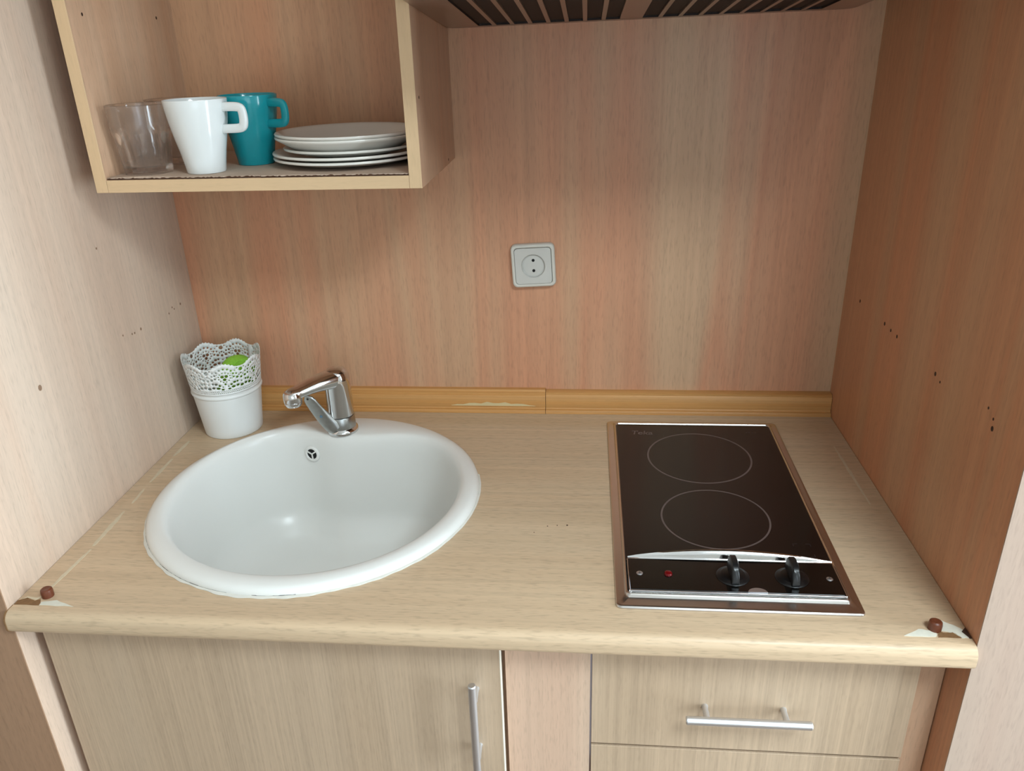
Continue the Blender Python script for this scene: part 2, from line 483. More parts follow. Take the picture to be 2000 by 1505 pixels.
obj('front_nosing', MB().rings([[(x, y, z) for y, z in pr] for x in (0.0006, W - 0.0006)], cap0=True, cap1=True), M_top, wt)
pr2 = [(y - .0006 if y < NY else y, z) for y, z in pr]
obj('end_edging', MB().rings([[(x, y, z + (0.0004 if z > -0.01 else -0.0004)) for y, z in pr2] for x in (-.0016, 0.0004)], cap0=True, cap1=True), M_chip, wt)
def flat_patch(poly, th, mat, name, jit=0.0):
    pts = []
    n = len(poly)
    for i in range(n):
        a, b_ = Vector(poly[i]), Vector(poly[(i + 1) % n])
        for k in range(4):
            p = a.lerp(b_, k / 4)
            pts.append((p.x + random.uniform(-jit, jit), p.y + random.uniform(-jit, jit)))
    return obj(name, MB().prism(pts, -.0004, th), mat, wt, smooth=False)
flat_patch([(.0012, -.5872), (.0016, -.5795), (.0102, -.5745), (.0241, -.5790), (.0290, -.5755), (.0325, -.5815), (.0341, -.5872)], .0005, M_chip, 'bare_patch', .0004)
flat_patch([(.0345, -.5872), (.033, -.5812), (.051, -.5775), (.0805, -.5872)], .0004, M_filler, 'filler_smear', .0008)
flat_patch([(.0035, -.5785), (.009, -.5715), (.022, -.5730), (.028, -.570), (.0235, -.5775), (.012, -.5740)], .0004, M_residue, 'filler_smear', .0005)
flat_patch([(1.112, -.5772), (1.1147, -.5795), (1.1259, -.5790), (1.1315, -.5875), (1.107, -.5875), (1.1083, -.5832)], .0006, M_chip, 'bare_patch', .0004)
flat_patch([(1.1165, -.5565), (1.1285, -.5640), (1.1395, -.5740), (1.1400, -.5870), (1.1325, -.5870), (1.1265, -.5785), (1.1135, -.5770)], .0005, M_filler, 'filler_smear', .0006)
flat_patch([(1.0905, -.5745), (1.1085, -.5785), (1.1050, -.5872), (1.070, -.5874)], .0004, M_filler, 'filler_smear', .0008)
flat_patch([(1.136, -.577), (1.1425, -.570), (1.1428, -.5875), (1.1405, -.5875)], .0008, M_hole, 'dark_gap')
def residue(p0, p1, w):
    a, b_ = Vector(p0), Vector(p1)
    d = (b_ - a).normalized(); n_ = Vector((-d.y, d.x))
    L = (b_ - a).length; k = max(6, int(L / .008)); A, B = [], []
    for i in range(k + 1):
        q = a.lerp(b_, i / k); t = math.sin(PI * min(max(i / k, .04), .96)) ** .35
        A.append(q + n_ * w * t * random.uniform(.6, 1.1)); B.append(q - n_ * w * t * random.uniform(.6, 1.1))
    obj('filler_smear', MB().prism([tuple(v) for v in A + B[::-1]], -.0004, .0003), M_residue, wt, smooth=False)
residue((.0275, -.552), (.0315, -.470), .0030)
residue((.030, -.462), (.0265, -.375), .0040)
residue((.0265, -.352), (.0235, -.310), .0026)
residue((.0225, -.290), (.0215, -.215), .0040)
residue((.0195, -.205), (.0205, -.150), .0034)
residue((1.118, -.135), (1.120, -.31), .0026)
for x, y, r in ((.659, -.386, .0009), (.6725, -.3835, .0009), (.6865, -.3825, .0014), (.641, -.402, .0008)):
    obj('speck', MB().prism(circ(x, y, r, 7), -.0003, .0002), M_hole, wt, smooth=False)
for (x, y) in ((.0345, -.5690), (1.1080, -.5735)):
    c = obj('screw_cap', MB().lathe([(.0045, -.0003), (.0072, -.0002), (.0074, .0075), (.0068, .0105), (.005, .0118), (.002, .0112)], (x, y, 0), 24, cap0=True, cap1=True), M_capb, wt)
    c['label'] = 'brown plastic screw cap'

# ------------------------------------------------------------------ sink
def r_in(deg):
    T = [(-180, .2190), (-150, .2165), (-120, .2125), (-90, .2105), (-60, .2120), (-30, .2135), (0, .2145), (25, .2170), (42, .2195), (52, .2150), (60, .2030),
         (68, .1880), (78, .1735), (88, .1665), (98, .1665), (106, .1800), (113, .2000), (120, .2160), (128, .2240), (138, .2260), (150, .2240), (165, .2215), (180, .2190)]
    for (a, ra), (b_, rb) in zip(T, T[1:]):
        if a <= deg <= b_:
            return ra + (rb - ra) * (deg - a) / (b_ - a)
    return .219
NS = 180
raw = [r_in(((360 * i / NS + 180) % 360) - 180) for i in range(NS)]
RIN = [sum(raw[(i + k) % NS] * w for k, w in ((-4, 1), (-3, 2), (-2, 3), (-1, 4), (0, 5), (1, 4), (2, 3), (3, 2), (4, 1))) / 25 for i in range(NS)]
DEP = 0.185
sink = thing('round_sink', 'round white sink set into the wooden countertop', 'sink', (SC[0], SC[1], 0))
rings = []
def sring(fr):
    out = []
    for i in range(NS):
        t = 2 * PI * i / NS
        r, z = fr(RIN[i], t)
        out.append((SC[0] + r * math.cos(t), SC[1] + r * math.sin(t), z))
    return out
def lerp(a, b_, t): return a + (b_ - a) * t
rings.append(sring(lambda ri, t: (SR - .016, -.004)))
rings.append(sring(lambda ri, t: (SR - .0005, -.0002)))
rings.append(sring(lambda ri, t: (SR, .0020)))
rings.append(sring(lambda ri, t: (SR - .0012, .0060)))
rings.append(sring(lambda ri, t: (SR - .0045, .0092)))
rings.append(sring(lambda ri, t: (SR - .0090, .0110)))
rings.append(sring(lambda ri, t: (lerp(SR - .012, ri + .010, .5), .0116)))
rings.append(sring(lambda ri, t: (ri + .0085, .0112)))
rings.append(sring(lambda ri, t: (ri + .0040, .0092)))
rings.append(sring(lambda ri, t: (ri + .0008, .0050)))
rings.append(sring(lambda ri, t: (ri - .0020, -.0020)))
for s_ in (.10, .2, .32, .45, .58, .70, .80):
    rings.append(sring(lambda ri, t, s_=s_: (lerp(ri - .002, ri * .86 - .004, s_ ** 1.3), -DEP * s_)))
for q in (.2, .4, .6, .8, 1.0):
    a = q * PI / 2
    rings.append(sring(lambda ri, t, a=a: (ri * .86 - .011 - .050 * (1 - math.cos(a)), -DEP * .80 - DEP * .20 * math.sin(a))))
for q in (.78, .52, .3, .16):
    rings.append(sring(lambda ri, t, q=q: (lerp(.03, ri * .86 - .061, q), -DEP - .004 * (1 - q))))
obj('basin', MB().rings(rings), M_ceram, sink, angle=60)
dr = MB().lathe([(.046, -DEP - .0022), (.044, -DEP - .0012), (.036, -DEP - .003), (.033, -DEP - .010), (.012, -DEP - .011), (.0005, -DEP - .011)], (SC[0], SC[1], 0), 40)
obj('drain', dr, M_chrome, sink)
# overflow rosette on the rear wall of the bowl
ovd = math.radians(111.5)
i0 = int(round(111.5 / 360 * NS)) % NS
zz = -.030
ss = -zz / DEP
def wallpt(i, z):
    s_ = -z / DEP
    r = lerp(RIN[i % NS] - .002, RIN[i % NS] * .86 - .004, s_ ** 1.3)
    t = 2 * PI * (i % NS) / NS
    return Vector((SC[0] + r * math.cos(t), SC[1] + r * math.sin(t), z))
pc = wallpt(i0, zz)
du = (wallpt(i0 + 3, zz) - wallpt(i0 - 3, zz)).normalized()
dv = (wallpt(i0, zz + .012) - wallpt(i0, zz - .012)).normalized()
nn = du.cross(dv).normalized()
if (Vector((SC[0], SC[1], zz)) - pc).dot(nn) < 0: nn = -nn
def on_wall(a, b_, h): return pc + du * a + dv * b_ + nn * h
ov = thing_part = MB()
ov.rings([[on_wall(r * math.cos(2 * PI * k / 32), r * math.sin(2 * PI * k / 32), h) for k in range(32)] for r, h in ((.0145, -.004), (.0145, .0022), (.0125, .0036), (.0100, .0036), (.0092, .0026), (.0092, -.003))])
oo = obj('overflow', ov, M_ceram, sink)
oo['label'] = 'overflow opening with three dark slots'
obj('overflow_hole', MB().rings([[on_wall(r * math.cos(2 * PI * k / 32), r * math.sin(2 * PI * k / 32), .0021) for k in range(32)] for r in (.0094, .0001)]), M_dark, oo)
sp = MB()
for k in range(3):
    a = math.radians(25 + 120 * k)
    c_, s_ = math.cos(a), math.sin(a)
    w = .0012
    P4 = [(-w * -s_, -w * c_), (.0096 * c_ + w * s_, .0096 * s_ - w * c_), (.0096 * c_ - w * s_, .0096 * s_ + w * c_), (w * -s_, w * c_)]
    sp.rings([[on_wall(x, y, .0012) for x, y in P4], [on_wall(x, y, .0034) for x, y in P4]], cap0=True, cap1=True)
obj('overflow_spokes', sp, M_ceram, oo)
# irregular sealant bead along the front of the rim, with dark lines in the gap
def bead(a0, a1, fi, fo, h, mat, name):
    n = int(abs(a1 - a0) / 1.2)
    secs = []
    for k in range(n + 1):
        d = a0 + (a1 - a0) * k / n
        t = math.radians(d)
        ri, ro = fi(d), fo(d)
        secs.append([(SC[0] + r * math.cos(t), SC[1] + r * math.sin(t), z) for r, z in ((ri, .0001), (ri, h), ((ri + ro) / 2, h * 1.1), (ro, .0006), (ro, .0001))])
    return obj(name, MB().rings(secs, cap0=True, cap1=True), mat, sink)
def wob(d): return .5 + .5 * math.sin(d * .21) * math.sin(d * .083 + 1) + .25 * math.sin(d * .9)
bead(-205, 15, lambda d: SR - .0012, lambda d: SR + .0022 + .0030 * max(0, wob(d)) * max(.15, math.sin(math.radians(-(d + 5)) if d > -180 else .2)), .0016, M_seal, 'sealant')
for a0, a1 in ((-152, -136), (-130, -100), (-92, -79)):
    bead(a0, a1, lambda d: SR - .0009, lambda d: SR + .0004 + .0004 * wob(d * 3), .0021, M_darkgrey, 'dark_line')

# ------------------------------------------------------------------ mixer tap
FX, FY, FZ = .2895, -.1205, .0115
tap = thing('mixer_tap', 'chrome mixer tap with a slanted lever on the back rim of the sink', 'tap', (FX, FY, FZ))
obj('base_flange', MB().lathe([(.0, 0), (.0270, 0), (.0274, .003), (.0262, .006), (.0245, .0078), (.0235, .009)], (FX, FY, FZ), 48), M_chrome, tap)
obj('lower_body', MB().lathe([(.0235, .008), (.0232, .012), (.0228, .0285), (.0220, .0298), (.018, .030)], (FX, FY, FZ), 48), M_chromeworn, tap)
obj('seam_ring', MB().lathe([(.0200, .0285), (.0212, .0296), (.0212, .0312), (.0200, .032)], (FX, FY, FZ), 40), M_darkgrey, tap)
prof = [(.0215, .0308), (.0226, .0318), (.0224, .060), (.0222, .088), (.0222, .096), (.0214, .104), (.0190, .1105), (.0150, .1150), (.0080, .1175), (.0, .1180)]
obj('upper_body', MB().lathe(prof, (FX, FY, FZ), 48), M_chrome, tap)
aer = Vector((.2335, -.1835, .0985))
d2 = Vector((aer.x - FX, aer.y - FY, 0)); L2 = d2.length; d2.normalize()
pth, rad = [], []
for k in range(13):
    t = k / 12
    q = Vector((FX, FY, 0)) + d2 * (-.004 + (L2 + .004) * t)
    z = .1105 - .004 * t + .006 * math.sin(PI * t) * .4
    pth.append((q.x, q.y, z))
    rad.append((lerp(.0212, .0140, min(1, t * 1.15)), lerp(.0170, .0095, min(1, t * 1.3))))
pth.append((aer.x + d2.x * .008, aer.y + d2.y * .008, .1045)); rad.append((.0115, .007))
pth.append((aer.x + d2.x * .0125, aer.y + d2.y * .0125, .1035)); rad.append((.004, .003))
sp_ = obj('spout', MB().sweep(pth, rad, 28, power=2.6), M_chrome, tap)
ae = obj('aerator', MB().lathe([(.0, -.0120), (.0095, -.0125), (.0124, -.0112), (.0143, -.0072), (.0147, -.0044), (.0142, -.0040), (.0142, -.0033), (.0149, -.0026), (.0153, .0040), (.0149, .0095), (.0130, .0130), (.0, .0135)], aer, 40), M_chrome, sp_)
# flat lever rising from the lower body
root, tip = Vector((.2840, -.1385, .0225)), Vector((.2425, -.1490, .0900))
pth, rad = [], []
dl = tip - root
for k in range(15):
    t = k / 14
    q = root.lerp(tip, t) + Vector((0, 0, -.006 * math.sin(PI * t)))
    w = lerp(.0150, .0098, t) * (1 if t < .86 else math.sqrt(max(.02, 1 - ((t - .86) / .142) ** 2)))
    w *= (0.7 + 0.3 * min(1, t / .12))
    pth.append(q); rad.append((w, lerp(.0085, .0030, min(1, t * 1.6))))
lev = obj('lever', MB().sweep(pth, rad, 24, up=(-.35, -.75, .55), power=2.8), M_chromeworn, tap)
nrm = Vector((-.35, -.75, .55)); dl.normalize(); nrm = (nrm - dl * nrm.dot(dl)).normalized()
sd = dl.cross(nrm).normalized()
for t, r, mat, nm in ((.50, .0026, plain('blue_mark', (92, 120, 140), .4), 'blue_mark'), (.93, .0020, M_darkgrey, 'grub_screw')):
    cpt = root.lerp(tip, t) + Vector((0, 0, -.006 * math.sin(PI * t)))
    off = lerp(.0085, .0030, min(1, t * 1.6))
    obj(nm, MB().rings([[cpt + nrm * (off + h) + sd * r * math.cos(2 * PI * k / 16) + dl * r * math.sin(2 * PI * k / 16) for k in range(16)] for h in (-.001, .0003)], cap0=True, cap1=True), mat, lev)

# ------------------------------------------------------------------ lace pot and sponge
PX, PY = .0790, -.0930
def pr_r(z): return .0495 + (.0655 - .0495) * z / .145
pot = thing('lace_pot', 'white metal pot with a pierced lace rim beside the tap', 'pot', (PX, PY, 0))
obj('pot_body', MB().lathe([(.0, .0008), (.0470, .0008), (.0485, 0), (.0498, .0015), (pr_r(.02), .02), (pr_r(.05), .05), (pr_r(.0775), .0775), (pr_r(.079) + .0016, .0790), (pr_r(.081) + .0020, .0808),
                            (pr_r(.0825) + .0014, .0826), (pr_r(.084), .0840), (pr_r(.088), .0880), (pr_r(.088) - .0008, .0880), (pr_r(.05) - .0008, .05), (.049, .003), (.0, .003)], (PX, PY, 0), 72), M_pot, pot)
NSC = 7
U = 2 * PI / NSC
RB = .061                      # mean radius used to unroll the band
band_w, unit = 2 * PI * RB, 2 * PI * RB / NSC
Z_a = .0872
def top_edge(x):
    ph = (x / unit) % 1.0
    big = .0078 * (0.5 - 0.5 * math.cos(2 * PI * ph)) ** 1.2
    small = .0019 * abs(math.sin(PI * ph * 11)) * (1 if .18 < ph < .82 else .3)
    return .1370 + big + small
nx = NSC * 66
outl = [(band_w * i / 260, Z_a) for i in range(261)] + [(band_w * (nx - i) / nx, top_edge(band_w * (nx - i) / nx)) for i in range(nx + 1)]
holes = []
for k in range(NSC):
    cx = (k + .5) * unit
    def H(dx, z, r, n=9, ex=1.0):
        if .0006 < cx + dx * 1.0 - r and cx + dx + r < band_w - .0006:
            holes.append([(cx + dx + ex * r * math.cos(2 * PI * j / n), z + r * math.sin(2 * PI * j / n)) for j in range(n)])
    for a in (90, 210, 330):
        H(.0037 * math.cos(math.radians(a - 60)), .1210 + .0037 * math.sin(math.radians(a - 60)), .0028, 11)
    for a in range(0, 360, 30):
        H(.0095 * math.cos(math.radians(a + 15)), .1210 + .0088 * math.sin(math.radians(a + 15)), .0012, 7)
    for a in range(-10, 191, 25):
        H(.0150 * math.cos(math.radians(a)), .1225 + .0142 * math.sin(math.radians(a)), .0018, 9)
    for a in range(-22, 203, 25):
        if 50 < a < 130: continue
        H(.0126 * math.cos(math.radians(a)), .1220 + .0116 * math.sin(math.radians(a)), .0009, 6)
    for sgn in (-1, 1):
        H(sgn * .0195, .1250, .0016, 8); H(sgn * .0205, .1180, .0021, 9, 1.2); H(sgn * .0200, .1105, .0019, 9); H(sgn * .0150, .1098, .0021, 9, 1.3)
        H(sgn * .0095, .1068, .0019, 9, 1.2); H(sgn * .0045, .1040, .0013, 8); H(sgn * .0125, .1020, .0023, 9, 1.5); H(sgn * .0200, .1030, .0022, 9, 1.3)
        H(sgn * .0055, .0992, .0018, 8, 1.5); H(sgn * .0175, .1310, .0012, 7); H(sgn * .0215, .1345, .0013, 7)
    H(0, .1085, .0019, 9)
    H(unit / 2, .1312, .0034, 12); H(unit / 2, .1235, .0015, 8); H(unit / 2 - .0035, .1215, .0012, 7); H(unit / 2 + .0035, .1215, .0012, 7)
    H(unit / 2, .1165, .0021, 9); H(unit / 2, .1090, .0013, 8); H(unit / 2, .1015, .0024, 9, 1.4)
    for j in range(17):
        H(-unit / 2 + unit * (j + .5) / 17, .0952, .0009, 6); H(-unit / 2 + unit * (j + .98) / 17, .0920, .0009, 6)
ex = [(band_w * (i + .5) / 200, z) for i in range(200) for z in (.0893, .0970)]
vs, fs = plate_with_holes(outl, holes, extra=ex)
lace = MB()
lace.add([(PX + pr_r(z) * math.cos(x / RB + 1.12), PY + pr_r(z) * math.sin(x / RB + 1.12), z) for x, z in vs], fs)
lo_ = obj('lace_rim', lace, M_pot, pot, angle=60)
sm = lo_.modifiers.new('sheet', 'SOLIDIFY'); sm.thickness = .0007; sm.offset = 0
# bright green sponge standing in the pot
spg = MB()
nu, nv = 40, 6
rr = []
for j, (h, q) in enumerate(((-.011, .90), (-.009, .98), (-.005, 1.0), (.005, 1.0), (.009, .98), (.011, .90))):
    ring = []
    for i in range(nu):
        t = 2 * PI * i / nu
        a = math.copysign(abs(math.cos(t)) ** (2 / 2.6), math.cos(t)) * .0335 * q
        b_ = math.copysign(abs(math.sin(t)) ** (2 / 2.6), math.sin(t)) * .0600 * q
        ring.append((a, h, b_))
    rr.append(ring)
spg.rings(rr, cap0=True, cap1=True)
mt = Matrix.Translation((.0945, -.0865, .0765)) @ Matrix.Rotation(math.radians(50), 4, 'Z') @ Matrix.Rotation(math.radians(10), 4, 'X') @ Matrix.Rotation(math.radians(6), 4, 'Y')
spg.v = [tuple(mt @ Vector(v)) for v in spg.v]
s_ = obj('sponge', spg, M_sponge, origin=(.0945, -.0865, .0180))
tag(s_, 'bright green sponge standing inside the white lace pot', 'sponge')

# ------------------------------------------------------------------ hob
hob = thing('ceramic_hob', 'black two-zone ceramic hob with steel frame set in the countertop', 'hob', ((HX0 + HX1) / 2, (HY0 + HY1) / 2, 0))
GX0, GX1, GY0, GY1 = .7640, 1.0250, -.5350, -.0735
fo = rrect(HX0, HX1, HY0, HY1, .007)
fi = rrect(GX0, GX1, GY0, GY1, .007)
def ring_of(poly, z): return [(x, y, z) for x, y in poly]
def grow(d, base=None): return rrect(HX0 + d, HX1 - d, HY0 + d, HY1 - d, max(.002, .007 - d * .5))
def growi(d): return rrect(GX0 + d, GX1 - d, GY0 + d, GY1 - d, .006)
frm = MB().rings([ring_of(grow(.004), .0002), ring_of(grow(0), .0002), ring_of(grow(0), .0016), ring_of(grow(.0008), .0030), ring_of(grow(.0022), .0036), ring_of(grow(.0045), .0034),
                  ring_of(growi(-.0042), .0034), ring_of(growi(-.0026), .0058), ring_of(growi(-.0016), .0072), ring_of(growi(-.0006), .0074), ring_of(growi(.0014), .0050), ring_of(growi(.0014), .0010)])
obj('frame', frm, M_steel, hob, angle=50)
gl = obj('glass_top', MB().prism(rrect(GX0 + .0005, GX1 - .0005, -.470, GY1 - .0005, .006), .0012, .0056), M_glassblk, hob, smooth=False)
def flat_ring(cx, cy, r0, r1, z0, z1, n=96):
    return MB().lathe([(r0, z0), (r1, z0), (r1, z1), (r0, z1), (r0, z0)], (cx, cy, 0), n)
obj('zone_ring', flat_ring(.8930, -.1885, .0795, .0822, .0055, .00568), M_print, gl)
obj('zone_ring', flat_ring(.8930, -.3640, .0727, .0752, .0055, .00568), M_print, gl)
def text_mesh(name, txt, loc, size, mat, parent, extr=.00008, shear=0.0):
    cu = bpy.data.curves.new(name, 'FONT')
    cu.body = txt; cu.size = size; cu.extrude = extr; cu.shear = shear; cu.offset = size * .012
    cu.align_x = 'LEFT'
    tmp = bpy.data.objects.new('tmp', cu); COL.objects.link(tmp)
    dg = bpy.context.evaluated_depsgraph_get()
    me = bpy.data.meshes.new_from_object(tmp.evaluated_get(dg))
    bpy.data.objects.remove(tmp); me.name = name
    me.materials.clear(); me.materials.append(mat)
    for v in me.vertices:
        v.co = v.co + Vector(loc) - Vector(ORI[parent])
    o = bpy.data.objects.new(name, me); COL.objects.link(o); o.parent = parent; ORI[o] = ORI[parent]
    return o
text_mesh('maker_lettering', 'Teka', (.7885, -.1120, .0057), .0185, M_print, gl, shear=.15)
fp = MB()
for k, w in enumerate((.0035, .0022, .0030, .0024)):
    fp.box(.9815 + k * .0050, .9815 + k * .0050 + w, -.1015, -.0985, .0055, .00565)
obj('faint_print', fp, M_printf, gl, smooth=False)
br = MB()
for cx, cy, sx, sy in ((.9850, -.4210, 1, -1), (1.0080, -.4210, -1, -1), (.9850, -.4500, 1, 1), (1.0080, -.4500, -1, 1)):
    br.box(cx, cx + sx * .0065, cy, cy + sy * .0008, .0055, .00565).box(cx, cx + sx * .0008, cy + sy * .0008, cy + sy * .0060, .0055, .00565)
obj('corner_marks', br, M_printf, gl, smooth=False)
# control panel with an arched chrome rear edge
nA = 28
def arch(x, bulge): 
    t = (x - (.7665 + 1.0225) / 2) / ((1.0225 - .7665) / 2)
    return -.4655 + bulge * (1 - t * t)
xsA = [.7665 + (1.0225 - .7665) * i / nA for i in range(nA + 1)]
secs = []
for x in xsA:
    yb, yf = arch(x, .0085), arch(x, .0005) - .0020
    t = (x - (.7665 + 1.0225) / 2) / ((1.0225 - .7665) / 2)
    hh = .0015 + .0085 * (1 - t * t)
    zt = .0098
    secs.append([(x, yb, .0050), (x, yb, zt + hh * .80), (x, yb - .0008, zt + hh * .97), (x, lerp(yb, yf, .22), zt + hh), (x, lerp(yb, yf, .45), zt + hh * .84),
                 (x, lerp(yb, yf, .72), zt + hh * .48), (x, lerp(yb, yf, .92), zt + hh * .12), (x, yf, zt + .0002), (x, yf - .001, zt - .0004), (x, yf - .001, .0050)])
obj('chrome_arch', MB().rings(secs, cap0=True, cap1=True), M_chrome, hob, angle=50)
poly = [(x, arch(x, .0005) - .0028) for x in xsA] + [(1.0215, -.5310), (.7675, -.5310)]
cp = obj('control_panel', MB().prism(poly, .0012, .0098), M_gloss, hob, smooth=False, bevel=.0012)
obj('panel_edging', MB().box(.7660, 1.0230, -.5328, -.5312, .0012, .0092).box(.7655, .7668, -.5328, -.4690, .0012, .0096).box(1.0222, 1.0235, -.5328, -.4690, .0012, .0096), M_chrome, hob, bevel=.0004)
obj('chrome_tab', MB().prism([(.9195 + .0115 * math.cos(PI * k / 14), -.5308 + .0085 * math.sin(PI * k / 14)) for k in range(15)], .0090, .0102), M_satin, cp, smooth=False)
for kx, ky in ((.8945, -.5000), (.9660, -.5000)):
    kb = obj('knob', MB().lathe([(.0, .0096), (.0200, .0096), (.0203, .0102), (.0195, .0110), (.0176, .0118), (.0150, .0130), (.0140, .0136), (.0, .0138)], (kx, ky, 0), 40), M_knob, hob)
    g = []
    for k in range(13):
        t = -1 + 2 * k / 12
        hh = .0190 * math.sqrt(max(0, 1 - abs(t) ** 3.2)) + .0005
        ww = .0056 - .0012 * abs(t)
        y = ky + t * .0205
        g.append([(kx - ww, y, .0120), (kx + ww, y, .0120), (kx + ww * .95, y, .0150 + hh * .80), (kx + ww * .6, y, .0150 + hh), (kx - ww * .6, y, .0150 + hh), (kx - ww * .95, y, .0150 + hh * .80)])
    obj('grip', MB().rings(g, cap0=True, cap1=True), M_grip, kb, angle=50)
for x, y in ((.7800, -.4995), (1.0110, -.5005)):
    scw = obj('screw', MB().lathe([(.0, .0096), (.0040, .0096), (.0040, .0103), (.0030, .0109), (.0, .0110)], (x, y, 0), 20), M_satin, hob)
    obj('screw_slot', MB().box(x - .0022, x + .0022, y - .0004, y + .0004, .0108, .01112).box(x - .0004, x + .0004, y - .0022, y + .0022, .0108, .0111), M_darkgrey, scw, smooth=False)
obj('indicator_lamp', MB().lathe([(.0, .0096), (.0052, .0096), (.0052, .0105), (.0044, .0122), (.0025, .0130), (.0, .0132)], (.8155, -.4995, 0), 20), M_red, hob)['label'] = 'red indicator lamp'

# ------------------------------------------------------------------ base cabinets
CT = -.0306
def bar_handle(p0, p1, post_pts, y_face, r=.0052):
    m_ = MB()
    a, b_ = Vector(p0), Vector(p1)
    n = 16
    d = (b_ - a).normalized()
    pts = [a, a + d * .0012, b_ - d * .0012, b_]
    m_.sweep(pts, [(r * .8, r * .8), (r, r), (r, r), (r * .8, r * .8)], n, up=(0, -1, 0))
    for q in post_pts:
        q = Vector(q)
        m_.sweep([(q.x, y_face, q.z), (q.x, y_face - .004, q.z), (q.x, q.y + .001, q.z)], [(.0042, .0042), (.0036, .0036), (.0042, .0042)], 12, up=(0, 0, 1))
    return m_
YC = -.552                     # front of the carcasses
DX0, DX1 = .0135, .6090
c1 = thing('sink_cabinet', 'base cabinet under the sink with a single fine-grained door', 'cabinet', (.31, -.30, -Z0))
obj('side_panel', box(.0015, .0175, YC, -.02, -Z0 + .0005, CT - .002), M_shelf, c1)
obj('side_panel', box(.5960, .6120, YC, -.02, -Z0 + .0005, CT - .002), M_shelf, c1)
obj('bottom_panel', box(.0176, .5959, YC, -.02, -Z0 + .08, -Z0 + .096), M_shelf, c1)
dr_ = obj('door', box(DX0 + .0008, DX1 - .0018, -.5735, -.5555, -.78, -.0345), M_door, c1)
obj('edge_band', box(DX1 - .0018, DX1, -.5735, -.5555, -.78, -.0345), plain('lit_edge_band', (232, 222, 204), .45), dr_, bevel=.0005)  # pale colour paints the light caught by the door's right edge
obj('handle', bar_handle((.5750, -.5960, -.0920), (.5750, -.5960, -.2440), ((.5765, -.5955, -.1190), (.5765, -.5955, -.2160)), -.5735), M_satin, dr_)
obj('filler_panel', box(.6138, .7192, -.5675, -.5495, -.85, CT - .0006), M_stile, c1)
obj('plinth', box(.0018, .7192, -.52, -.505, -Z0 + .0005, -Z0 + .079), M_shelf, c1)
c2 = thing('drawer_cabinet', 'base cabinet under the hob with stacked drawers', 'cabinet', (.93, -.30, -Z0))
obj('side_panel', box(.7216, .7370, YC, -.02, -Z0 + .0005, CT - .002), M_shelf, c2)
obj('side_panel', box(1.0900, 1.1060, YC, -.02, -Z0 + .0005, CT - .002), M_shelf, c2)
obj('filler_strip', box(1.1062, W - .0012, YC, YC + .016, -.85, CT - .0006), M_shelf, c2)
obj('bottom_panel', box(.7371, 1.0899, YC, -.02, -Z0 + .08, -Z0 + .096), M_shelf, c2)
obj('plinth', box(.7216, W - .0015, -.52, -.505, -Z0 + .0005, -Z0 + .079), M_shelf, c2)
for z1, z0 in ((-.0335, -.2075), (-.2120, -.4000), (-.4045, -.80)):
    d_ = obj('drawer', box(.7213, 1.1065, -.5685, -.5525, z0, z1), M_door, c2, bevel=.0006)
    zc = -.1365 if z1 > -.1 else (z0 + z1) / 2
    obj('handle', bar_handle((.8355, -.5925, zc), (.9850, -.5925, zc), ((.8610, -.592, zc), (.9560, -.592, zc)), -.5685), M_satin, d_)

# ------------------------------------------------------------------ open wall shelf
S0, S1, SZ, SD, ST = .0434, .4948, .4519, .2817, .0166
sh = thing('wall_shelf', 'open beech wall cabinet holding glasses, mugs and plates', 'shelf', ((S0 + S1) / 2, -SD / 2, SZ))
SH = SZ + .46
for xa, xb in ((S0, S0 + ST), (S1 - ST, S1)):
    p_ = obj('side_panel', box(xa, xb, -SD + .0012, -.0006, SZ, SH), M_shelf, sh, smooth=False)
    obj('edge_band', box(xa, xb, -SD, -SD + .0012, SZ, SH), M_band, p_, bevel=.0004)
    if xa == S0:
        for y, z in ((-.2497, .6735), (-.0574, .6727)): speck_x(p_, S0 + ST, 1, y, z, .0018)
    else:
        for y, z in ((-.262, .5631), (-.0653, .4585)): speck_x(p_, S1, 1, y, z, .0016)
b_p = obj('bottom_panel', box(S0 + ST, S1 - ST, -SD + .0012, -.0006, SZ, SZ + ST), M_shelf, sh, smooth=False)
obj('edge_band', box(S0 + ST + .0004, S1 - ST - .0004, -SD, -SD + .0012, SZ, SZ + ST), M_bandx, b_p, bevel=.0004)
obj('top_panel', box(S0 + ST, S1 - ST, -SD + .0012, -.0006, SH - ST, SH), M_shelf, sh, smooth=False)
obj('back_panel', box(S0 + ST, S1 - ST, -.0045, -.0006, SZ + ST, SH - ST), M_shelfback, sh, smooth=False)
# cardboard liner with a torn front edge
LZ = SZ + ST
ln = thing('shelf_liner', 'torn sheet of cardboard lining the wall shelf', 'liner', (.27, -.15, LZ))
n = 150
xl0, xl1 = S0 + ST + .001, S1 - ST - .001
edge = []
for i in range(n + 1):
    x = lerp(xl0, xl1, i / n)
    tear = .004 if x < .225 else (.0085 - .004 * max(0, 1 - abs(x - .245) / .02))
    if x > .275: tear = .0035
    edge.append((x, -SD + .0005 + tear * .6 + random.uniform(0, .0012)))
curl = lambda x: .0012 * math.sin((x - xl0) * 30) * (1 if x < .23 else .2)
T1, T2, B1, B2 = [], [], [], []
for (x, y) in edge:
    b_ = max(.0002, .0006 + curl(x))
    T1.append((x, -.006, LZ + .0028)); T2.append((x, y, LZ + .0028 + max(0, curl(x)))); B2.append((x, y, LZ + .0003)); B1.append((x, -.006, LZ + .0003))
obj('sheet', MB().rings([T1, T2, B2, B1], close_ring=False, loop=True), M_card, ln, smooth=False)
te = MB()
ET, EB, EF = [], [], []
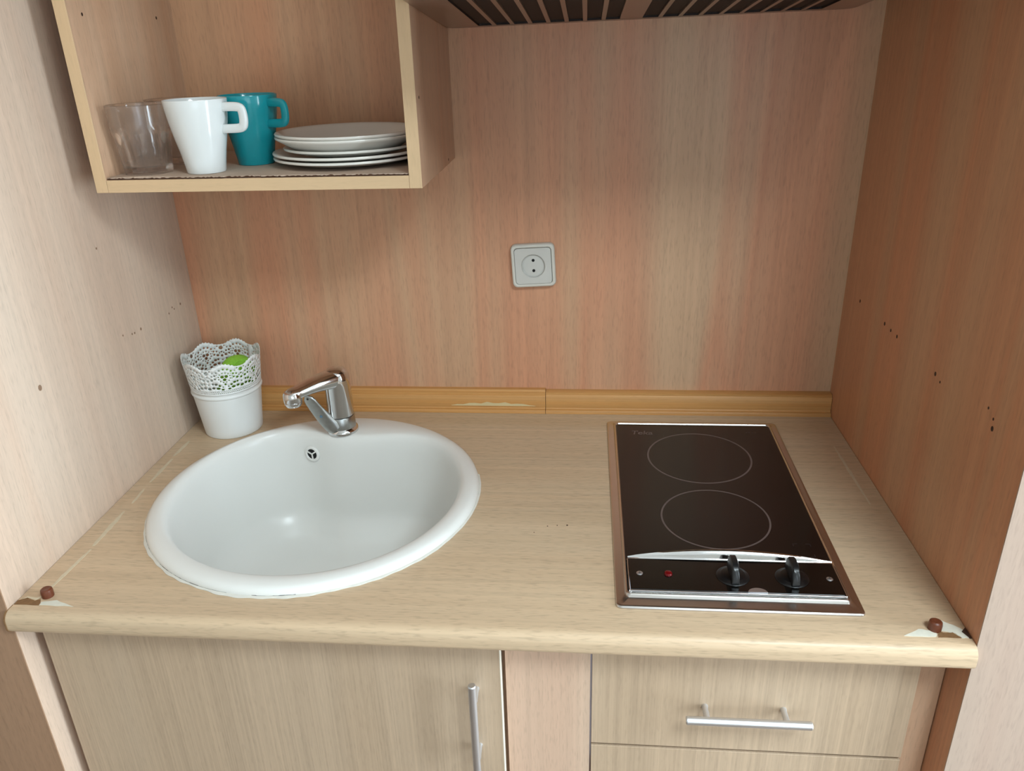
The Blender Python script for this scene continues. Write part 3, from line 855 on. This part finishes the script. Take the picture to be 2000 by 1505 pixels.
for (x, y) in edge:
    ET.append((x, y - .0001, LZ + .0024 + random.uniform(-.0012, .0004))); EB.append((x, y - .0001, LZ + .0004)); EF.append((x, y - .0012 - random.uniform(0, .0008), LZ + .0012))
te.rings([ET, EF, EB], close_ring=False)
obj('torn_edge', te, M_cardedge, ln, smooth=False)
LT = LZ + .0029

# ------------------------------------------------------------------ crockery
def make_mug(name, mat, label, x, y, ang):
    t = thing(name, label, 'mug', (x, y, LT), 'mugs on the wall shelf')
    h = .0955
    pr = [(.0, .002), (.0225, .002), (.0240, 0), (.0255, .0004), (.0262, .003), (.0275, .012), (.0303, .028), (.0342, .046), (.0380, .066), (.0404, .083), (.0415, h - .001), (.0411, h), (.0400, h), (.0394, h - .001),
          (.0382, .083), (.0356, .066), (.0317, .046), (.0276, .028), (.0245, .012), (.020, .0062), (.0, .0056)]
    obj('cup', MB().lathe(pr, (x, y, LT), 64), mat, t, angle=50)
    ca, sa = math.cos(ang), math.sin(ang)
    pts = []
    prof_ = [(.0375, .0850), (.0500, .0853), (.0610, .0850), (.0672, .0835), (.0690, .0770), (.0690, .0665), (.0668, .0592), (.0600, .0575), (.0490, .0572), (.0335, .0568)]
    # smooth the loop
    P = [Vector((a, 0, b_)) for a, b_ in prof_]
    for _ in range(2):
        Q = [P[0]]
        for a, b_ in zip(P, P[1:]):
            Q += [a.lerp(b_, .25), a.lerp(b_, .75)]
        P = Q + [P[-1]]
    path = [(x + p.x * ca, y + p.x * sa, LT + p.z) for p in P]
    obj('handle', MB().sweep(path, (.0060, .0036), 14, up=(-sa, ca, 0), power=2.6), mat, t)
    # sweep radii: side lies in the loop plane, up across it
    return t
make_mug('mug', M_white, 'white tapered mug beside the clear glass', .1835, -.2365, math.radians(-8))
make_mug('mug', M_teal, 'teal tapered mug behind the white mug', .2260, -.1620, math.radians(-24))

def make_glass(label, x, y, rot):
    h = .0905
    n = 100
    NFc = 10
    zs = [0, .0015, .004, .012, .03, .046, .052, .056, .060, .064, .070, .080, h - .0012, h]
    rings = []
    for z in zs:
        R = lerp(.0335, .0390, min(1, z / .056)) if z < .056 else lerp(.0390, .0405, (z - .056) / (h - .056))
        if z < .002: R -= .0015 * (1 - z / .0015 if z < .0015 else 0)
        ring = []
        for i in range(n):
            t = 2 * PI * i / n + rot
            seg = 2 * PI / NFc
            u = ((2 * PI * i / n) % seg) - seg / 2
            # facets end in arches: higher in the middle of each facet
            zt = .057 + .006 * math.cos(u / seg * PI)
            k = min(1, max(0, (zt - z) / .010))
            k = k * k * (3 - 2 * k)
            rf = R * .955 / math.cos(u) * .998
            r = lerp(R, min(R, rf) - .0016, k)
            ring.append((x + r * math.cos(t), y + r * math.sin(t), LT + z))
        rings.append(ring)
    for r, z in ((.0401, h + .0006), (.0393, h), (.0388, h - .003), (.0370, .058), (.0340, .040), (.0312, .018), (.0292, .0125), (.022, .0105), (.008, .0100), (.001, .0100)):
        rings.append([(x + r * math.cos(2 * PI * i / n + rot), y + r * math.sin(2 * PI * i / n + rot), LT + z) for i in range(n)])
    mb = MB().rings(rings, cap0=True, cap1=True)
    o = obj('drinking_glass', mb, M_tumbler, origin=(x, y, LT), angle=22)
    tag(o, label, 'glass', 'faceted drinking glasses on the wall shelf')
    return o
make_glass('clear faceted glass at the front left of the wall shelf', .1015, -.2390, .10)
make_glass('clear faceted glass at the back behind the front glass', .1040, -.1400, .35)

PCX, PCY = .3670, -.1560
def make_plate(label, x, y, z, r, h, foot, tilt=0.0, flat=.5):
    th = .0038
    prof_u, prof_t = [], []
    # underside from foot ring to rim, then upper side back to the centre
    ks = 10
    und = [(.0, .0012), (foot - .004, .0012), (foot - .002, 0), (foot, 0)]
    for k in range(1, ks + 1):
        t = k / ks
        und.append((lerp(foot, r, t), h * (t ** flat if flat < 1 else t ** flat) - th * .3 * t))
    rim = [(r + .0006, h + .0004), (r, h + .0018), (r - .0016, h + .0022)]
    up = []
    for k in range(ks - 1, -1, -1):
        t = k / ks
        up.append((lerp(foot, r, t) - .0025, h * t ** flat + th * .55))
    up += [(foot * .6, th * .6), (.0, th * .6)]
    mb = MB().lathe(und + rim + up, (0, 0, 0), 72)
    mt = Matrix.Translation((x, y, z)) @ Matrix.Rotation(tilt, 4, 'Y')
    mb.v = [tuple(mt @ Vector(v)) for v in mb.v]
    o = obj('plate', mb, M_plate, origin=(x, y, z), angle=50)
    tag(o, label, 'plate', 'white plates stacked on the wall shelf')
    return o
zb = LT + .0002
make_plate('wide cream plate at the bottom of the stack on the cardboard', PCX, PCY, zb, .1090, .0098, .062, flat=1.4)
make_plate('wide cream plate second from the bottom of the stack', PCX - .0005, PCY, zb + .0064, .1090, .0098, .062, flat=1.4)
make_plate('smaller cream plate in the middle of the stack', PCX + .0020, PCY + .002, zb + .0125, .0960, .0100, .058, flat=1.3)
make_plate('deep cream plate second from the top of the stack', PCX - .0010, PCY, zb + .0170, .1030, .0205, .072, flat=.95)
make_plate('cream plate on top of the stack', PCX - .0005, PCY, zb + .0218, .1030, .0205, .072, flat=.95)

# ------------------------------------------------------------------ socket
def sock_pt(a, b_, d):
    t = math.radians(2.6)
    return (.6205 + a * math.cos(t) - b_ * math.sin(t), -d, .2725 + a * math.sin(t) + b_ * math.cos(t))
so = thing('power_socket', 'white square two-pin power socket on the back wall', 'socket', (.6205, 0, .2725))
def sring_(half, rad, d): return [sock_pt(a, b_, d) for a, b_ in rrect(-half, half, -half, half, rad, 6)]
obj('frame', MB().rings([sring_(.0375, .009, .0003), sring_(.0375, .009, .006), sring_(.0368, .0085, .0095), sring_(.0350, .0080, .0110), sring_(.0322, .0065, .0108), sring_(.0316, .006, .0100), sring_(.0316, .006, .0040)], cap0=True), M_plast, so, angle=60)
obj('shadow_gap', MB().rings([sring_(.0316, .006, .0050), sring_(.0300, .006, .0050)]), M_darkgrey, so)
def cring(r, d): return [sock_pt(r * math.cos(2 * PI * k / 48), r * math.sin(2 * PI * k / 48), d) for k in range(48)]
vs, fs = plate_with_holes(rrect(-.0309, .0309, -.0309, .0309, .0055, 6), [circ(0, 0, .0205, 48)])
m_ = MB().add([sock_pt(a, b_, .0112) for a, b_ in vs], fs)
m_.rings([sring_(.0309, .0055, .0040), sring_(.0309, .0055, .0112)])
cv = obj('cover_plate', m_, M_plast2, so, angle=40)
obj('recess', MB().rings([cring(.0205, .0112), cring(.0200, .0100), cring(.0192, .0062), cring(.0180, .0060), cring(.0176, .0068), cring(.0165, .0070), cring(.0001, .0070)]), M_plast2, cv, angle=40)
for s_ in (-1, 1):
    c_ = (0.0002, s_ * .0090)
    obj('pin_hole', MB().rings([[sock_pt(c_[0] + r * math.cos(2 * PI * k / 20), c_[1] + r * math.sin(2 * PI * k / 20), d) for k in range(20)] for r, d in ((.0026, .0069), (.0026, .0073), (.0001, .0073))]), M_dark, cv)

# ------------------------------------------------------------------ cooker hood
def hz(x, y, dz=0.0): return .6450 + .0085 * (x - .5) / .6 + .088 * (-y) + dz
hood = thing('cooker_hood', 'cooker hood with a slotted metal underside above the hob', 'hood', (.79, -.24, .66))
HA, HB, HC, HD = S1 + .0012, 1.0960, -.0010, -.470
def hood_pt(x, y, dz): return (x, y, hz(x, y, dz))
out = rrect(HA, HB, HD, HC, .018, 6)
out = [(x, y) for x, y in out]
obj('hood_body', MB().rings([[hood_pt(x, y, .0105) for x, y in out], [hood_pt(x, y, .0105 + .002) for x, y in out], [(x, y, .80) for x, y in out]], cap0=True, cap1=True), M_hoodmetal, hood, angle=40)
FXA, FXB, FYA, FYB = .5450, 1.0480, -.430, -.018
vs, fs = plate_with_holes(out, [rrect(FXA, FXB, FYA, FYB, .004, 3), rrect(.5075, .5345, -.402, -.372, .002, 3)])
m_ = MB().add([hood_pt(x, y, 0) for x, y in vs], fs).add([hood_pt(x, y, .0012) for x, y in vs], [tuple(reversed(f)) for f in fs])
nO = len(out)
m_.rings([[hood_pt(x, y, 0) for x, y in out], [hood_pt(x, y, .0103) for x, y in out]])
obj('underside_plate', m_, M_hoodmetal, hood, angle=40)
flt = MB().rings([[hood_pt(x, y, d) for x, y in ((FXA - .003, FYA - .003), (FXB + .003, FYA - .003), (FXB + .003, FYB + .003), (FXA - .003, FYB + .003))] for d in (.0031, .0098)], cap0=True, cap1=True)
hole = rrect(FXA + .0001, FXB - .0001, FYA + .0001, FYB - .0001, .004, 3)
flt.rings([[hood_pt(x, y, d) for x, y in hole] for d in (.0001, .0032)])
obj('grease_filter', flt, M_filter, hood, smooth=False)
def bar(xa, xb):
    return MB().rings([[hood_pt(x, y, d) for x, d in ((xa, .0002), (xb, .0002), (xb, .0030), (xa, .0030))] for y in (FYA + .0002, FYB - .0002)], cap0=True, cap1=True)
pitch, bw = .0273, .0062
for k in range(8):
    if k == 7: continue
    xc = FXA + pitch * (k + 1) - bw / 2
    obj('grille_bar', bar(xc - bw / 2, xc + bw / 2), M_hoodmetal, hood, smooth=False)
cb0 = FXA + pitch * 8 - bw
obj('centre_bar', bar(cb0, cb0 + .0330), M_hoodmetal, hood, smooth=False)
rest = FXB - (cb0 + .0330)
p2 = (rest + bw) / 9
for k in range(8):
    xc = cb0 + .0330 + p2 * (k + 1) - bw / 2
    obj('grille_bar', bar(xc - bw / 2, xc + bw / 2), M_hoodmetal, hood, smooth=False)
obj('switch', MB().rings([[hood_pt(x, y, d) for x, y in rrect(.5078, .5342, -.4017, -.3723, .0015, 3)] for d in (.006, .0008)], cap0=True, cap1=True), M_gloss, hood, smooth=False)
